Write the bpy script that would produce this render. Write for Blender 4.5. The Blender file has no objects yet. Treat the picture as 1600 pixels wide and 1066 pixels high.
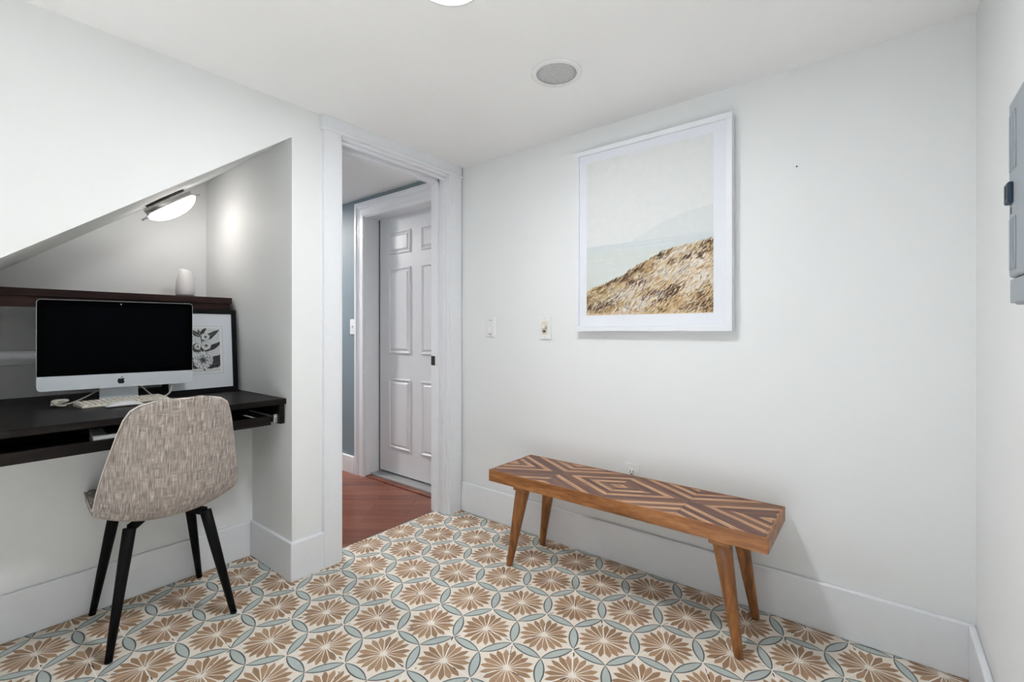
import bpy, bmesh, math, random
from mathutils import Vector, Matrix, noise as mnoise
random.seed(7)
PI = math.pi
SC = bpy.context.scene
COL = SC.collection

# ---------------------------------------------------------------- room dimensions (metres, camera above the origin)
XL, YB, XR, YF, H = -1.950, 1.9735, 0.228, -2.40, 2.019     # left wall, bench wall, right wall, wall behind, ceiling
AX, AY = -2.915, 0.9625                                      # alcove back wall, alcove end wall
KX = -2.333                                                  # knee wall below the desk
HX = -2.05                                                   # tile / wood boundary in the doorway
OY0, OY1, OZ = 1.182, 1.866, 1.953                           # doorway
def soffit_z(y): return 1.878 + 0.739 * (y - AY)

# ---------------------------------------------------------------- helpers
def srgb(r, g, b):
    def c(v):
        v /= 255.0
        return v / 12.92 if v <= 0.04045 else ((v + 0.055) / 1.055) ** 2.4
    return (c(r), c(g), c(b), 1.0)

def link(o, parent=None):
    COL.objects.link(o)
    if parent is not None: o.parent = parent
    return o

def empty(name, loc=(0, 0, 0), rz=0.0, label=None, cat=None, group=None, kind=None):
    o = bpy.data.objects.new(name, None)
    o.empty_display_size = 0.05
    o.location = loc; o.rotation_euler = (0, 0, rz)
    COL.objects.link(o)
    tag(o, label, cat, group, kind)
    return o

def tag(o, label=None, cat=None, group=None, kind=None):
    if label: o['label'] = label
    if cat: o['category'] = cat
    if group: o['group'] = group
    if kind: o['kind'] = kind
    return o

class MB:
    """collects shapes and links them as ONE mesh object"""
    def __init__(self): self.bm = bmesh.new()
    def box(self, x0, x1, y0, y1, z0, z1, bev=0.0, mi=0, seg=2):
        b = bmesh.new()
        vs = [b.verts.new((x, y, z)) for x in (x0, x1) for y in (y0, y1) for z in (z0, z1)]
        for f in ((0,1,3,2),(4,6,7,5),(0,4,5,1),(2,3,7,6),(0,2,6,4),(1,5,7,3)):
            b.faces.new([vs[i] for i in f])
        if bev > 0:
            bmesh.ops.bevel(b, geom=list(b.edges), offset=bev, segments=seg, profile=0.5, affect='EDGES')
        for f in b.faces: f.material_index = mi
        self.merge(b)
        return self
    def merge(self, b, M=None):
        bmesh.ops.recalc_face_normals(b, faces=list(b.faces))
        if M is not None: b.transform(M)
        me = bpy.data.meshes.new('tmp'); b.to_mesh(me); b.free()
        self.bm.from_mesh(me); bpy.data.meshes.remove(me)
    def prism(self, pts, axis, a, c, mi=0, bev=0.0):
        """polygon pts (2-D) extruded along axis 'x','y','z' from a to c"""
        def P(p, t):
            return {'x': (t, p[0], p[1]), 'y': (p[0], t, p[1]), 'z': (p[0], p[1], t)}[axis]
        b = bmesh.new()
        lo = [b.verts.new(P(p, a)) for p in pts]; hi = [b.verts.new(P(p, c)) for p in pts]
        b.faces.new(lo); b.faces.new(hi)
        n = len(pts)
        for i in range(n): b.faces.new([lo[i], lo[(i+1) % n], hi[(i+1) % n], hi[i]])
        if bev > 0: bmesh.ops.bevel(b, geom=list(b.edges), offset=bev, segments=2, profile=0.5, affect='EDGES')
        for f in b.faces: f.material_index = mi
        self.merge(b); return self
    def poly(self, pts, mi=0):
        vs = [self.bm.verts.new(p) for p in pts]
        f = self.bm.faces.new(vs); f.material_index = mi
        return f
    def lathe(self, prof, seg=32, M=None, mi=0):
        """prof: list of (r, z)"""
        b = bmesh.new(); rings = []
        for r, z in prof:
            if r < 1e-6: rings.append([b.verts.new((0, 0, z))])
            else: rings.append([b.verts.new((r*math.cos(2*PI*i/seg), r*math.sin(2*PI*i/seg), z)) for i in range(seg)])
        for A, B in zip(rings, rings[1:]):
            for i in range(seg):
                j = (i+1) % seg
                if len(A) == 1 and len(B) == 1: continue
                if len(A) == 1: b.faces.new([A[0], B[i], B[j]])
                elif len(B) == 1: b.faces.new([A[i], A[j], B[0]])
                else: b.faces.new([A[i], A[j], B[j], B[i]])
        for f in b.faces: f.material_index = mi; f.smooth = True
        self.merge(b, M); return self
    def tube(self, pts, rad, seg=10, mi=0, square=False):
        """tube through pts with radius (number or list); square -> 4-sided bar"""
        pts = [Vector(p) for p in pts]; n = len(pts)
        if not isinstance(rad, (list, tuple)): rad = [rad]*n
        b = bmesh.new(); rings = []
        if square: seg = 4
        up = Vector((0, 0, 1))
        t0 = (pts[1]-pts[0]).normalized()
        if abs(t0.dot(up)) > 0.95: up = Vector((0, 1, 0))
        u = t0.cross(up).normalized()
        for i in range(n):
            t = (pts[min(i+1, n-1)] - pts[max(i-1, 0)]).normalized()
            u = (u - t*u.dot(t)).normalized(); v = t.cross(u)
            off = PI/4 if square else 0
            rings.append([b.verts.new(pts[i] + (u*math.cos(2*PI*k/seg+off) + v*math.sin(2*PI*k/seg+off))*rad[i]) for k in range(seg)])
        for A, B in zip(rings, rings[1:]):
            for k in range(seg):
                f = b.faces.new([A[k], A[(k+1) % seg], B[(k+1) % seg], B[k]]); f.smooth = not square
        b.faces.new(rings[0]); b.faces.new(rings[-1])
        for f in b.faces: f.material_index = mi
        self.merge(b); return self
    def build(self, name, mats, parent=None, smooth=False):
        if not isinstance(mats, (list, tuple)): mats = [mats]
        me = bpy.data.meshes.new(name); self.bm.to_mesh(me); self.bm.free()
        for m in mats: me.materials.append(m)
        if smooth:
            for p in me.polygons: p.use_smooth = True
        return link(bpy.data.objects.new(name, me), parent)

def frame_xz(mb, x0, x1, z0, z1, w, y0, y1, bev=0.002):
    """four mitre-less bars of a frame in the XZ plane"""
    mb.box(x0, x1, y0, y1, z0, z0+w, bev); mb.box(x0, x1, y0, y1, z1-w, z1, bev)
    mb.box(x0, x0+w, y0, y1, z0+w, z1-w, bev); mb.box(x1-w, x1, y0, y1, z0+w, z1-w, bev)

# ---------------------------------------------------------------- materials
class NT:
    def __init__(self, name):
        self.m = bpy.data.materials.new(name); self.m.use_nodes = True
        self.t = self.m.node_tree; self.n = self.t.nodes; self.l = self.t.links
        self.b = self.n['Principled BSDF']
    def node(self, typ, ins=None, **kw):
        n = self.n.new(typ)
        for k, v in kw.items(): setattr(n, k, v)
        for k, v in (ins or {}).items(): self.put(n.inputs[k], v)
        return n
    def put(self, sock, v):
        if isinstance(v, bpy.types.NodeSocket): self.l.new(v, sock)
        else: sock.default_value = v
    def math(self, op, a, b=0.0, c=0.0):
        return self.node('ShaderNodeMath', {0: a, 1: b, 2: c}, operation=op).outputs[0]
    def coords(self, out='Object', scale=(1, 1, 1), rot=(0, 0, 0)):
        tc = self.node('ShaderNodeTexCoord')
        mp = self.node('ShaderNodeMapping', {'Vector': tc.outputs[out], 'Scale': scale, 'Rotation': rot})
        return mp.outputs[0]
    def noise(self, vec, scale, detail=3.0, rough=0.55, dist=0.0):
        return self.node('ShaderNodeTexNoise', {'Vector': vec, 'Scale': scale, 'Detail': detail, 'Roughness': rough, 'Distortion': dist}).outputs[0]
    def ramp(self, fac, stops, interp='LINEAR'):
        r = self.node('ShaderNodeValToRGB', {'Fac': fac}); cr = r.color_ramp; cr.interpolation = interp
        cr.elements[0].position, cr.elements[0].color = stops[0]
        cr.elements[1].position, cr.elements[1].color = stops[-1]
        for p, c in stops[1:-1]:
            e = cr.elements.new(p); e.color = c
        return r.outputs[0]
    def mix(self, fac, a, b, blend='MIX'):
        m = self.node('ShaderNodeMix', data_type='RGBA', blend_type=blend)
        self.put(m.inputs['Factor'], fac); self.put(m.inputs['A'], a); self.put(m.inputs['B'], b)
        return m.outputs['Result']
    def bump(self, h, strength, dist=0.001):
        bn = self.node('ShaderNodeBump', {'Height': h, 'Strength': strength, 'Distance': dist})
        self.l.new(bn.outputs[0], self.b.inputs['Normal'])
    def set(self, color=None, rough=None, spec=None, metal=None, **kw):
        if color is not None: self.put(self.b.inputs['Base Color'], color)
        if rough is not None: self.put(self.b.inputs['Roughness'], rough)
        if spec is not None: self.put(self.b.inputs['Specular IOR Level'], spec)
        if metal is not None: self.put(self.b.inputs['Metallic'], metal)
        return self

def plain(name, color, rough=0.5, spec=0.5, metal=0.0, var=0.04, nscale=30.0):
    """single-colour material with a faint procedural mottling"""
    t = NT(name)
    n = t.noise(t.coords(), nscale, 3.0)
    dark = tuple(c*(1-var) for c in color[:3]) + (1,)
    light = tuple(min(1, c*(1+var)) for c in color[:3]) + (1,)
    t.set(t.ramp(n, [(0.3, dark), (0.7, light)]), rough, spec, metal)
    return t.m

def wall_paint(name, color, bump=0.25, scale=260.0):
    t = NT(name)
    v = t.coords()
    n = t.noise(v, 1.7, 2.0)
    d = tuple(c*0.985 for c in color[:3]) + (1,)
    t.set(t.ramp(n, [(0.3, d), (0.7, color)]), 0.55, 0.35)
    t.bump(t.noise(v, scale, 2.0), bump, 0.0012)
    return t.m

M = {}
M['wall'] = wall_paint('wall_paint', (0.82, 0.835, 0.84, 1))
M['ceiling'] = wall_paint('ceiling_paint', (0.925, 0.93, 0.935, 1), 0.35, 120.0)
M['trim'] = plain('trim_paint', (0.83, 0.85, 0.885, 1), 0.32, 0.5, 0, 0.01)
M['teal'] = wall_paint('teal_paint', srgb(128, 142, 150))
M['door'] = plain('door_paint', (0.74, 0.75, 0.78, 1), 0.38, 0.5, 0, 0.01)
M['black_metal'] = plain('black_metal', (0.006, 0.006, 0.0065, 1), 0.45, 0.08)
M['steel'] = plain('brushed_steel', (0.42, 0.42, 0.42, 1), 0.35, 0.5, 1.0)
M['chrome'] = plain('zinc', (0.72, 0.72, 0.72, 1), 0.3, 0.5, 0.9)
M['alu'] = plain('aluminium', (0.70, 0.75, 0.80, 1), 0.42, 0.4, 0.35, 0.01)
M['white_plastic'] = plain('white_plastic', (0.82, 0.83, 0.83, 1), 0.35, 0.5, 0, 0.01)
M['ivory'] = plain('ivory_plastic', (0.74, 0.69, 0.60, 1), 0.4, 0.5, 0, 0.03)
M['old_white'] = plain('aged_white_plastic', (0.72, 0.68, 0.60, 1), 0.45, 0.5, 0, 0.04)
M['dark_slot'] = plain('dark_slot', (0.02, 0.02, 0.02, 1), 0.6)
M['bronze'] = plain('dark_bronze', (0.045, 0.038, 0.034, 1), 0.38, 0.5, 0.6)
M['panel_grey'] = plain('grey_enamel', srgb(156, 164, 171), 0.45, 0.2, 0, 0.02)
M['panel_dark'] = plain('dark_grey_latch', srgb(54, 68, 82), 0.45, 0.12)
M['grille'] = None
M['screen'] = plain('screen_glass', (0.0020, 0.0024, 0.0034, 1), 0.04, 0.012, 0, 0.0)
M['screen_rim'] = plain('screen_border', (0.0010, 0.0011, 0.0014, 1), 0.05, 0.012, 0, 0.0)
M['ink'] = plain('black_ink', (0.02, 0.02, 0.022, 1), 0.7, 0.1)
M['ink_grey'] = plain('grey_ink', (0.20, 0.20, 0.20, 1), 0.7, 0.2)
M['paper'] = plain('paper', (0.80, 0.81, 0.82, 1), 0.8, 0.2, 0, 0.02)
M['mat'] = plain('mat_board', (0.78, 0.80, 0.86, 1), 0.8, 0.2, 0, 0.005)
M['art_paper'] = plain('art_paper', (0.66, 0.665, 0.67, 1), 0.8, 0.2, 0, 0.10, 120)
M['black_frame'] = plain('black_frame', (0.009, 0.009, 0.010, 1), 0.45, 0.07)
M['white_frame'] = plain('white_frame', (0.80, 0.82, 0.86, 1), 0.35, 0.5, 0, 0.01)
M['white_shell'] = plain('white_shell', (0.76, 0.75, 0.75, 1), 0.4, 0.5, 0, 0.01)
M['brown_base'] = plain('brown_grey_base', (0.10, 0.085, 0.085, 1), 0.5)
M['thresh'] = plain('threshold_metal', (0.42, 0.43, 0.43, 1), 0.45, 0.5, 0.5)
M['green_print'] = plain('green_print', (0.06, 0.13, 0.05, 1), 0.6)

def grille_mat():
    t = NT('speaker_grille')
    v = t.node('ShaderNodeTexVoronoi', {'Vector': t.coords(), 'Scale': 420.0})
    t.set(t.ramp(v.outputs['Distance'], [(0.2, (0.22, 0.225, 0.23, 1)), (0.45, (0.60, 0.61, 0.62, 1))]), 0.6, 0.3)
    return t.m
M['grille'] = grille_mat()

def glass_pane_mat(gloss=0.03):
    t = NT('clear_glass')
    tr = t.node('ShaderNodeBsdfTransparent', {'Color': (0.985, 0.99, 0.99, 1)})
    gl = t.node('ShaderNodeBsdfGlossy', {'Color': (1, 1, 1, 1), 'Roughness': 0.02})
    mx = t.node('ShaderNodeMixShader', {0: gloss, 1: tr.outputs[0], 2: gl.outputs[0]})
    t.l.new(mx.outputs[0], t.n['Material Output'].inputs['Surface'])
    t.n.remove(t.b)
    return t.m
M['glass'] = glass_pane_mat()

def emit_mat(name, color, strength):
    t = NT(name)
    t.set((0.9, 0.9, 0.9, 1), 0.4)
    t.put(t.b.inputs['Emission Color'], color); t.put(t.b.inputs['Emission Strength'], strength)
    return t.m
M['lamp_main'] = emit_mat('ceiling_lamp_lens', (0.97, 0.985, 1.0, 1), 860.0)
M['lamp_rear_fill'] = emit_mat('rear_fill_lens', (1.0, 0.985, 0.965, 1), 15.0)  # glow of the added fill lamp behind the camera
M['lamp_hall_fill'] = emit_mat('hall_fill_lens', (1.0, 0.94, 0.90, 1), 2600.0)  # glow of the added fill lamp hidden in the hall
M['lamp_alcove'] = emit_mat('alcove_lamp_glass', (1.0, 0.93, 0.87, 1), 32.0)

def wood(name, stops, sx=(1, 1, 1), scale=14.0, rough=0.4, knots=0.0, spec=0.4, bump=0.15):
    """streaky grain running along the axis whose sx factor is small"""
    t = NT(name)
    v = t.coords(scale=sx)
    n1 = t.noise(v, scale, 6.0, 0.62, 0.5)
    n2 = t.noise(v, scale*5, 3.0, 0.6)
    f = t.math('ADD', t.math('MULTIPLY', n1, 0.72), t.math('MULTIPLY', n2, 0.28))
    col = t.ramp(f, stops)
    t.set(col, rough, spec); t.bump(n2, bump, 0.001)
    return t.m
M['bench_edge'] = wood('bench_edge_wood', [(0.32, srgb(96, 59, 30)), (0.5, srgb(154, 100, 56)), (0.68, srgb(196, 140, 86))], (1.2, 8, 8), 3.2, 0.38)
M['bench_leg'] = wood('bench_leg_wood', [(0.32, srgb(80, 48, 26)), (0.5, srgb(142, 91, 51)), (0.68, srgb(184, 128, 78))], (8, 8, 1.2), 3.2, 0.36)
M['desk_wood'] = wood('desk_dark_wood', [(0.3, srgb(16, 14, 14)), (0.5, srgb(28, 25, 24)), (0.7, srgb(48, 43, 41))], (9, 1.0, 9), 3.0, 0.38, spec=0.07)
M['shelf_wood'] = wood('shelf_brown_wood', [(0.3, srgb(34, 25, 25)), (0.5, srgb(54, 40, 38)), (0.7, srgb(74, 55, 51))], (9, 1.0, 9), 3.0, 0.44, spec=0.07)

def inlay_mat(a, b, N):
    """concentric lozenges of diagonal strips, alternate dark and light timber"""
    t = NT('inlaid_timber_strips')
    tc = t.node('ShaderNodeTexCoord'); sp = t.node('ShaderNodeSeparateXYZ', {0: tc.outputs['Object']})
    x, y = sp.outputs[0], sp.outputs[1]
    xf = t.math('PINGPONG', x, a); yf = t.math('ABSOLUTE', y)
    f = t.math('ADD', t.math('DIVIDE', xf, a), t.math('DIVIDE', yf, b))
    g = t.math('MULTIPLY', t.math('PINGPONG', f, 1.0), N)
    idx = t.math('FLOOR', g); fr = t.math('FRACT', g)
    far = t.math('GREATER_THAN', f, 1.0)
    quad = t.math('ADD', t.math('MULTIPLY', t.math('FLOOR', t.math('DIVIDE', x, a)), 2.0), t.math('GREATER_THAN', y, 0.0))
    seed = t.node('ShaderNodeCombineXYZ', {0: idx, 1: quad, 2: far})
    wn = t.node('ShaderNodeTexWhiteNoise', {'Vector': seed.outputs[0]}, noise_dimensions='3D').outputs['Value']
    odd = t.math('MODULO', idx, 2.0)
    bias = None
    L = math.hypot(a, b)
    al = t.math('SUBTRACT', t.math('MULTIPLY', xf, a/L), t.math('MULTIPLY', yf, b/L))
    ac = t.math('ADD', t.math('MULTIPLY', xf, b/L), t.math('MULTIPLY', yf, a/L))
    gv = t.node('ShaderNodeCombineXYZ', {0: t.math('MULTIPLY', al, 7.0), 1: t.math('MULTIPLY', ac, 95.0), 2: t.math('MULTIPLY', wn, 40.0)})
    gr = t.noise(gv.outputs[0], 1.0, 5.0, 0.62, 0.6)
    light = t.ramp(gr, [(0.3, srgb(138, 96, 66)), (0.5, srgb(188, 142, 104)), (0.7, srgb(220, 180, 140))])
    dark = t.ramp(gr, [(0.3, srgb(68, 40, 32)), (0.55, srgb(102, 62, 50)), (0.75, srgb(134, 88, 68))])
    midc = t.ramp(gr, [(0.3, srgb(88, 54, 38)), (0.55, srgb(124, 82, 58)), (0.75, srgb(150, 106, 76))])
    even = t.mix(t.math('GREATER_THAN', wn, 0.86), light, midc)
    oddc = t.mix(t.math('GREATER_THAN', wn, 0.66), dark, midc)
    col = t.mix(odd, even, oddc)
    edge = t.math('MINIMUM', fr, t.math('SUBTRACT', 1.0, fr))
    gap = t.math('LESS_THAN', edge, 0.035)
    seam = t.math('LESS_THAN', t.math('MINIMUM', t.math('MINIMUM', xf, t.math('SUBTRACT', a, xf)), yf), 0.0008)
    gap = t.math('MAXIMUM', gap, seam)
    col = t.mix(t.math('MULTIPLY', gap, 0.75), col, srgb(40, 25, 18))
    t.set(col, 0.36, 0.45)
    t.bump(t.math('SUBTRACT', gr, t.math('MULTIPLY', gap, 2.0)), 0.25, 0.001)
    return t.m

def hall_floor_mat():
    t = NT('red_brown_planks')
    v = t.coords(rot=(0, 0, math.radians(-38)))
    br = t.node('ShaderNodeTexBrick', {'Vector': v, 'Color1': (0, 0, 0, 1), 'Color2': (1, 1, 1, 1), 'Mortar': (0.5, 0.5, 0.5, 1), 'Scale': 1.0,
                'Mortar Size': 0.0012, 'Mortar Smooth': 0.2, 'Bias': 0.0, 'Brick Width': 0.62, 'Row Height': 0.085}, offset=0.37)
    sp = t.node('ShaderNodeMapping', {'Vector': v, 'Scale': (3.0, 40.0, 1.0)})
    gr = t.noise(sp.outputs[0], 1.0, 5.0, 0.6, 0.4)
    f = t.math('ADD', t.math('MULTIPLY', gr, 0.65), t.math('MULTIPLY', t.node('ShaderNodeSeparateColor', {0: br.outputs['Color']}).outputs[0], 0.35))
    col = t.ramp(f, [(0.25, srgb(104, 57, 40)), (0.5, srgb(121, 69, 50)), (0.75, srgb(138, 83, 62))])
    col = t.mix(t.math('MULTIPLY', br.outputs['Fac'], 0.55), col, srgb(70, 36, 26))
    t.set(col, 0.24, 0.5)
    return t.m
M['hall_floor'] = hall_floor_mat()

def fabric_mat():
    t = NT('woven_tweed')
    tc = t.node('ShaderNodeTexCoord')
    def nz(sx, sy, det=2.0):
        mp = t.node('ShaderNodeMapping', {'Vector': tc.outputs['UV'], 'Scale': (sx, sy, 1)})
        return t.noise(mp.outputs[0], 1.0, det, 0.6)
    warp = nz(400, 22, 2.0); weft = nz(26, 400, 2.0); mott = nz(110, 110)
    mp = t.node('ShaderNodeMapping', {'Vector': tc.outputs['UV'], 'Scale': (1, 1, 1), 'Rotation': (0, 0, 0.0)})
    sp = t.node('ShaderNodeSeparateXYZ', {0: mp.outputs[0]})
    k = 2*PI*215
    cx = t.math('SINE', t.math('MULTIPLY', sp.outputs[0], k)); cy = t.math('SINE', t.math('MULTIPLY', sp.outputs[1], k))
    weave = t.math('MULTIPLY', cx, cy)
    f = t.math('ADD', t.math('MULTIPLY', warp, 0.55), t.math('MULTIPLY', weft, 0.33))
    f = t.math('ADD', f, t.math('MULTIPLY', weave, 0.085))
    f = t.math('ADD', f, t.math('MULTIPLY', mott, 0.12))
    col = t.ramp(f, [(0.34, srgb(104, 97, 93)), (0.47, srgb(151, 142, 136)), (0.57, srgb(188, 178, 171)), (0.68, srgb(232, 224, 217))])
    t.set(col, 0.95, 0.1)
    t.put(t.b.inputs['Sheen Weight'], 0.15)
    t.bump(t.math('ADD', t.math('MULTIPLY', weave, 0.5), f), 0.5, 0.0015)
    return t.m
M['fabric'] = fabric_mat()
M['piping'] = plain('beige_piping', srgb(222, 213, 204), 0.9, 0.1, 0, 0.15, 300)

# ---------------------------------------------------------------- floor: printed hexagonal cement tiles
def printed(name, color, var, scale=90.0, rough=0.55):
    t = NT(name)
    v = t.coords()
    n = t.noise(v, scale, 4.0, 0.65); n2 = t.noise(v, 9.0, 2.0)
    f = t.math('ADD', t.math('MULTIPLY', n, 0.6), t.math('MULTIPLY', n2, 0.4))
    lo = tuple(c*(1-var) for c in color[:3]) + (1,); hi = tuple(min(1, c*(1+var)) for c in color[:3]) + (1,)
    t.set(t.ramp(f, [(0.35, lo), (0.65, hi)]), rough, 0.35)
    return t.m
M['tile_cream'] = printed('tile_cream', srgb(236, 227, 215), 0.05)
M['tile_lens'] = printed('tile_sage', srgb(184, 193, 189), 0.07)
M['tile_line'] = printed('tile_dark_line', srgb(84, 92, 92), 0.12)
M['tile_petal'] = printed('tile_brown', srgb(174, 143, 114), 0.10, 60)
M['tile_petal_dark'] = printed('tile_brown_dark', srgb(158, 127, 99), 0.10, 60)
M['tile_grout'] = printed('tile_joint', srgb(246, 240, 231), 0.03)
M['tile_chip'] = printed('tile_joint_dirt', srgb(58, 46, 38), 0.2)

def build_floor():
    mb = MB()
    mb.box(-3.2, XR+0.12, YF-0.1, YB+0.1, -0.08, 0.0, 0, 0)
    bm = mb.bm
    def P(c, x, y, ang, z):
        ca, sa = math.cos(ang), math.sin(ang)
        return (c[0]+x*ca-y*sa, c[1]+x*sa+y*ca, z)
    a = 0.20454; th = math.radians(29.4); R = a/math.sqrt(3); base = (-1.449, 1.2399)
    A1 = (a*math.cos(th), a*math.sin(th)); A2 = (a*math.cos(th+PI/3), a*math.sin(th+PI/3))
    rnd = random.Random(3)
    X0, X1, Y0, Y1 = -2.30, XR-0.02, -1.3, YB-0.02
    def inside(x, y, m=0.0): return X0-m < x < X1+m and Y0-m < y < Y1+m
    def lens(c, ang, ln, wd, z, mi, n=9):
        # two arcs between (-ln/2,0) and (ln/2,0)
        h = wd/2; c2 = ln/2; r = (c2*c2+h*h)/(2*h); yc = r-h; am = math.asin(min(1, c2/r))
        up = [(r*math.sin(-am+2*am*i/n), r*math.cos(-am+2*am*i/n)-yc) for i in range(n+1)]
        pts = up + [(x, -y) for x, y in reversed(up[1:-1])]
        mb.poly([P(c, x, y, ang, z) for x, y in reversed(pts)], mi)
    for i in range(-26, 27):
        for j in range(-26, 27):
            cx, cy = base[0]+i*A1[0]+j*A2[0], base[1]+i*A1[1]+j*A2[1]
            if not inside(cx, cy, 0.13): continue
            # petals
            for k in range(18):
                ang = th-PI/6+math.radians(10+20*k)+rnd.uniform(-.02, .02)
                r0, rt = 0.11*R, R*rnd.uniform(0.70, 0.75)
                L = rt-r0; w = R*0.083*rnd.uniform(0.93, 1.07)
                out = [(r0, .0008), (r0+L*.25, w*.38), (r0+L*.52, w*.78), (r0+L*.72, w), (r0+L*.88, w*.58), (rt, 0)]
                pts = [(x, -y) for x, y in out] + [(x, y) for x, y in reversed(out[:-1])]
                mb.poly([P((cx, cy), x, y, ang, 0.0004) for x, y in pts], 3 if rnd.random() < .6 else 4)
            # tile joints to three of the six surrounding corners
            for k in range(3):
                ang = th-PI/6+2*PI*k/3
                w = 0.0022
                def strip(x0, x1, y0, y1, z, mi):
                    mb.poly([P((cx, cy), x0, y0, ang, z), P((cx, cy), x1, y0, ang, z), P((cx, cy), x1, y1, ang, z), P((cx, cy), x0, y1, ang, z)], mi)
                strip(0.0, R, -w, w, 0.0008, 5)
                for q in range(rnd.choice((0, 1, 2, 2, 3))):
                    s = rnd.uniform(0, .86)*R; e = s+rnd.uniform(.05, .28)*R; e = min(e, R); side = rnd.choice((-1, 1)); d = rnd.uniform(.0018, .0042)
                    y0 = side*w*.4; y1 = side*(w*.4+d); m = (s+e)/2
                    lo, hi = sorted((y0, y1))
                    pts = [(s, y0), (m, y1), (e, y0)] if side < 0 else [(s, y0), (e, y0), (m, y1)]
                    pts = [(s, lo), (e, lo), (m+(e-s)*.25, hi), (m-(e-s)*.25, hi)] if side > 0 else [(m-(e-s)*.25, lo), (m+(e-s)*.25, lo), (e, hi), (s, hi)]
                    mb.poly([P((cx, cy), x, y, ang, 0.0010) for x, y in pts], 6)
            # lenses where neighbouring circles overlap (three per lattice cell)
            for k in range(3):
                d = th+k*PI/3
                mx, my = cx+a/2*math.cos(d), cy+a/2*math.sin(d)
                lens((mx, my), d+PI/2, R*1.0, R*.292, 0.0005, 2)
                lens((mx, my), d+PI/2, R*.925, R*.212, 0.0006, 1)
    o = mb.build('floor', [M['tile_cream'], M['tile_lens'], M['tile_line'], M['tile_petal'], M['tile_petal_dark'], M['tile_grout'], M['tile_chip']])
    tag(o, 'patterned cement tile floor with brown flowers and sage green lozenges', kind='structure')
build_floor()

def struct(mb, name, mat, label=None, parent=None):
    o = mb.build(name, mat, parent)
    if parent is None: tag(o, label, kind='structure')
    return o

# ---------------------------------------------------------------- shell
mb = MB(); mb.box(-4.6, HX, AY+0.09, YB+0.25, -0.05, 0.0025)
struct(mb, 'floor_hall', M['hall_floor'], 'red-brown plank floor of the hall beyond the doorway')
mb = MB(); mb.box(-4.7, XR+0.12, YF-0.12, YB+0.12, H, H+0.1)
struct(mb, 'ceiling', M['ceiling'], 'flat white painted ceiling')

# left wall with the sloped alcove cut-out and the doorway (wall thickness 0.12)
WT = 0.12
yend = -0.45
mb = MB()
mb.prism([(yend, soffit_z(yend)), (AY, soffit_z(AY)), (AY, H), (yend, H)], 'x', XL-WT, XL)
mb.prism([(YF, 0), (yend, 0), (yend, H), (YF, H)], 'x', XL-WT, XL)
mb.prism([(AY, 0), (OY0, 0), (OY0, H), (AY, H)], 'x', XL-WT, XL)
mb.prism([(OY0, OZ), (OY1, OZ), (OY1, H), (OY0, H)], 'x', XL-WT, XL)
mb.prism([(OY1, 0), (YB, 0), (YB, H), (OY1, H)], 'x', XL-WT, XL)
struct(mb, 'wall_left', M['wall'], 'off-white wall with the sloped desk alcove and the doorway')
mb = MB(); mb.box(AX-0.1, XL-WT, AY, AY+0.09, 0, H)
struct(mb, 'wall_alcove_right', M['wall'], 'off-white end wall of the desk alcove')
mb = MB(); mb.box(AX-0.1, AX, yend-0.1, AY, 0, H)
struct(mb, 'wall_alcove_back', M['wall'], 'off-white back wall of the desk alcove above the shelf')
mb = MB(); mb.box(AX, XL-WT, yend-0.1, yend, 0, H)
struct(mb, 'wall_alcove_left', M['wall'], 'far end wall of the desk alcove')
mb = MB(); mb.box(AX, KX, yend, AY, 0, 0.735)
struct(mb, 'wall_alcove_knee', M['wall'], 'low knee wall under the floating desk')
mb = MB(); mb.prism([(yend, soffit_z(yend)), (AY, soffit_z(AY)), (AY, soffit_z(AY)+0.1), (yend, soffit_z(yend)+0.1)], 'x', AX, XL-WT)
struct(mb, 'ceiling_alcove', M['wall'], 'sloping underside of the stairs above the desk')
# bench wall, which runs on into the hall with its own door opening
DX0, DX1, DZ = -2.925, -2.11, 1.887
mb = MB()
mb.box(XL, XR+0.12, YB, YB+0.12, 0, H)
struct(mb, 'wall_back', M['wall'], 'off-white wall behind the wooden bench')
mb = MB()
mb.box(-4.6, DX0, YB, YB+0.14, 0, H); mb.box(DX0, DX1, YB, YB+0.14, DZ, H); mb.box(DX1, XL, YB, YB+0.14, 0, H)
struct(mb, 'wall_hall', M['teal'], 'blue-grey wall of the hall around the white door')
mb = MB(); mb.box(-4.6, AX-0.1, AY+0.0, AY+0.09, 0, H)
struct(mb, 'wall_hall_left', M['teal'], 'blue-grey side wall of the hall')
mb = MB(); mb.box(-4.7, -4.6, AY, YB+0.14, 0, H)
struct(mb, 'wall_hall_end', M['teal'], 'blue-grey end wall of the hall')
mb = MB(); mb.box(XR, XR+0.12, YF, YB, 0, H)
struct(mb, 'wall_right', M['wall'], 'off-white wall carrying the electrical panel')
# wall behind the camera, opened by an unseen window added to let in fill daylight
WX0, WX1, WZ0, WZ1 = -1.10, 0.05, 0.30, 1.95
mb = MB()
mb.box(XL, WX0, YF-0.12, YF, 0, H); mb.box(WX1, XR, YF-0.12, YF, 0, H)
mb.box(WX0, WX1, YF-0.12, YF, 0, WZ0); mb.box(WX0, WX1, YF-0.12, YF, WZ1, H)
struct(mb, 'wall_front', M['wall'], 'off-white wall opposite the bench opened by an added window')
mb = MB(); frame_xz(mb, WX0, WX1, WZ0, WZ1, 0.05, YF-0.09, YF-0.02)
mb.box(-0.545, -0.505, YF-0.09, YF-0.02, WZ0+0.05, WZ1-0.05)
fill_win = struct(mb, 'fill_window_1', M['trim'], 'added unseen two-light window opposite the bench, for fill daylight')
mb = MB(); mb.box(WX0+0.05, WX1-0.05, YF-0.058, YF-0.054, WZ0+0.05, WZ1-0.05)
mb.build('pane', M['glass'], fill_win)

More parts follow.
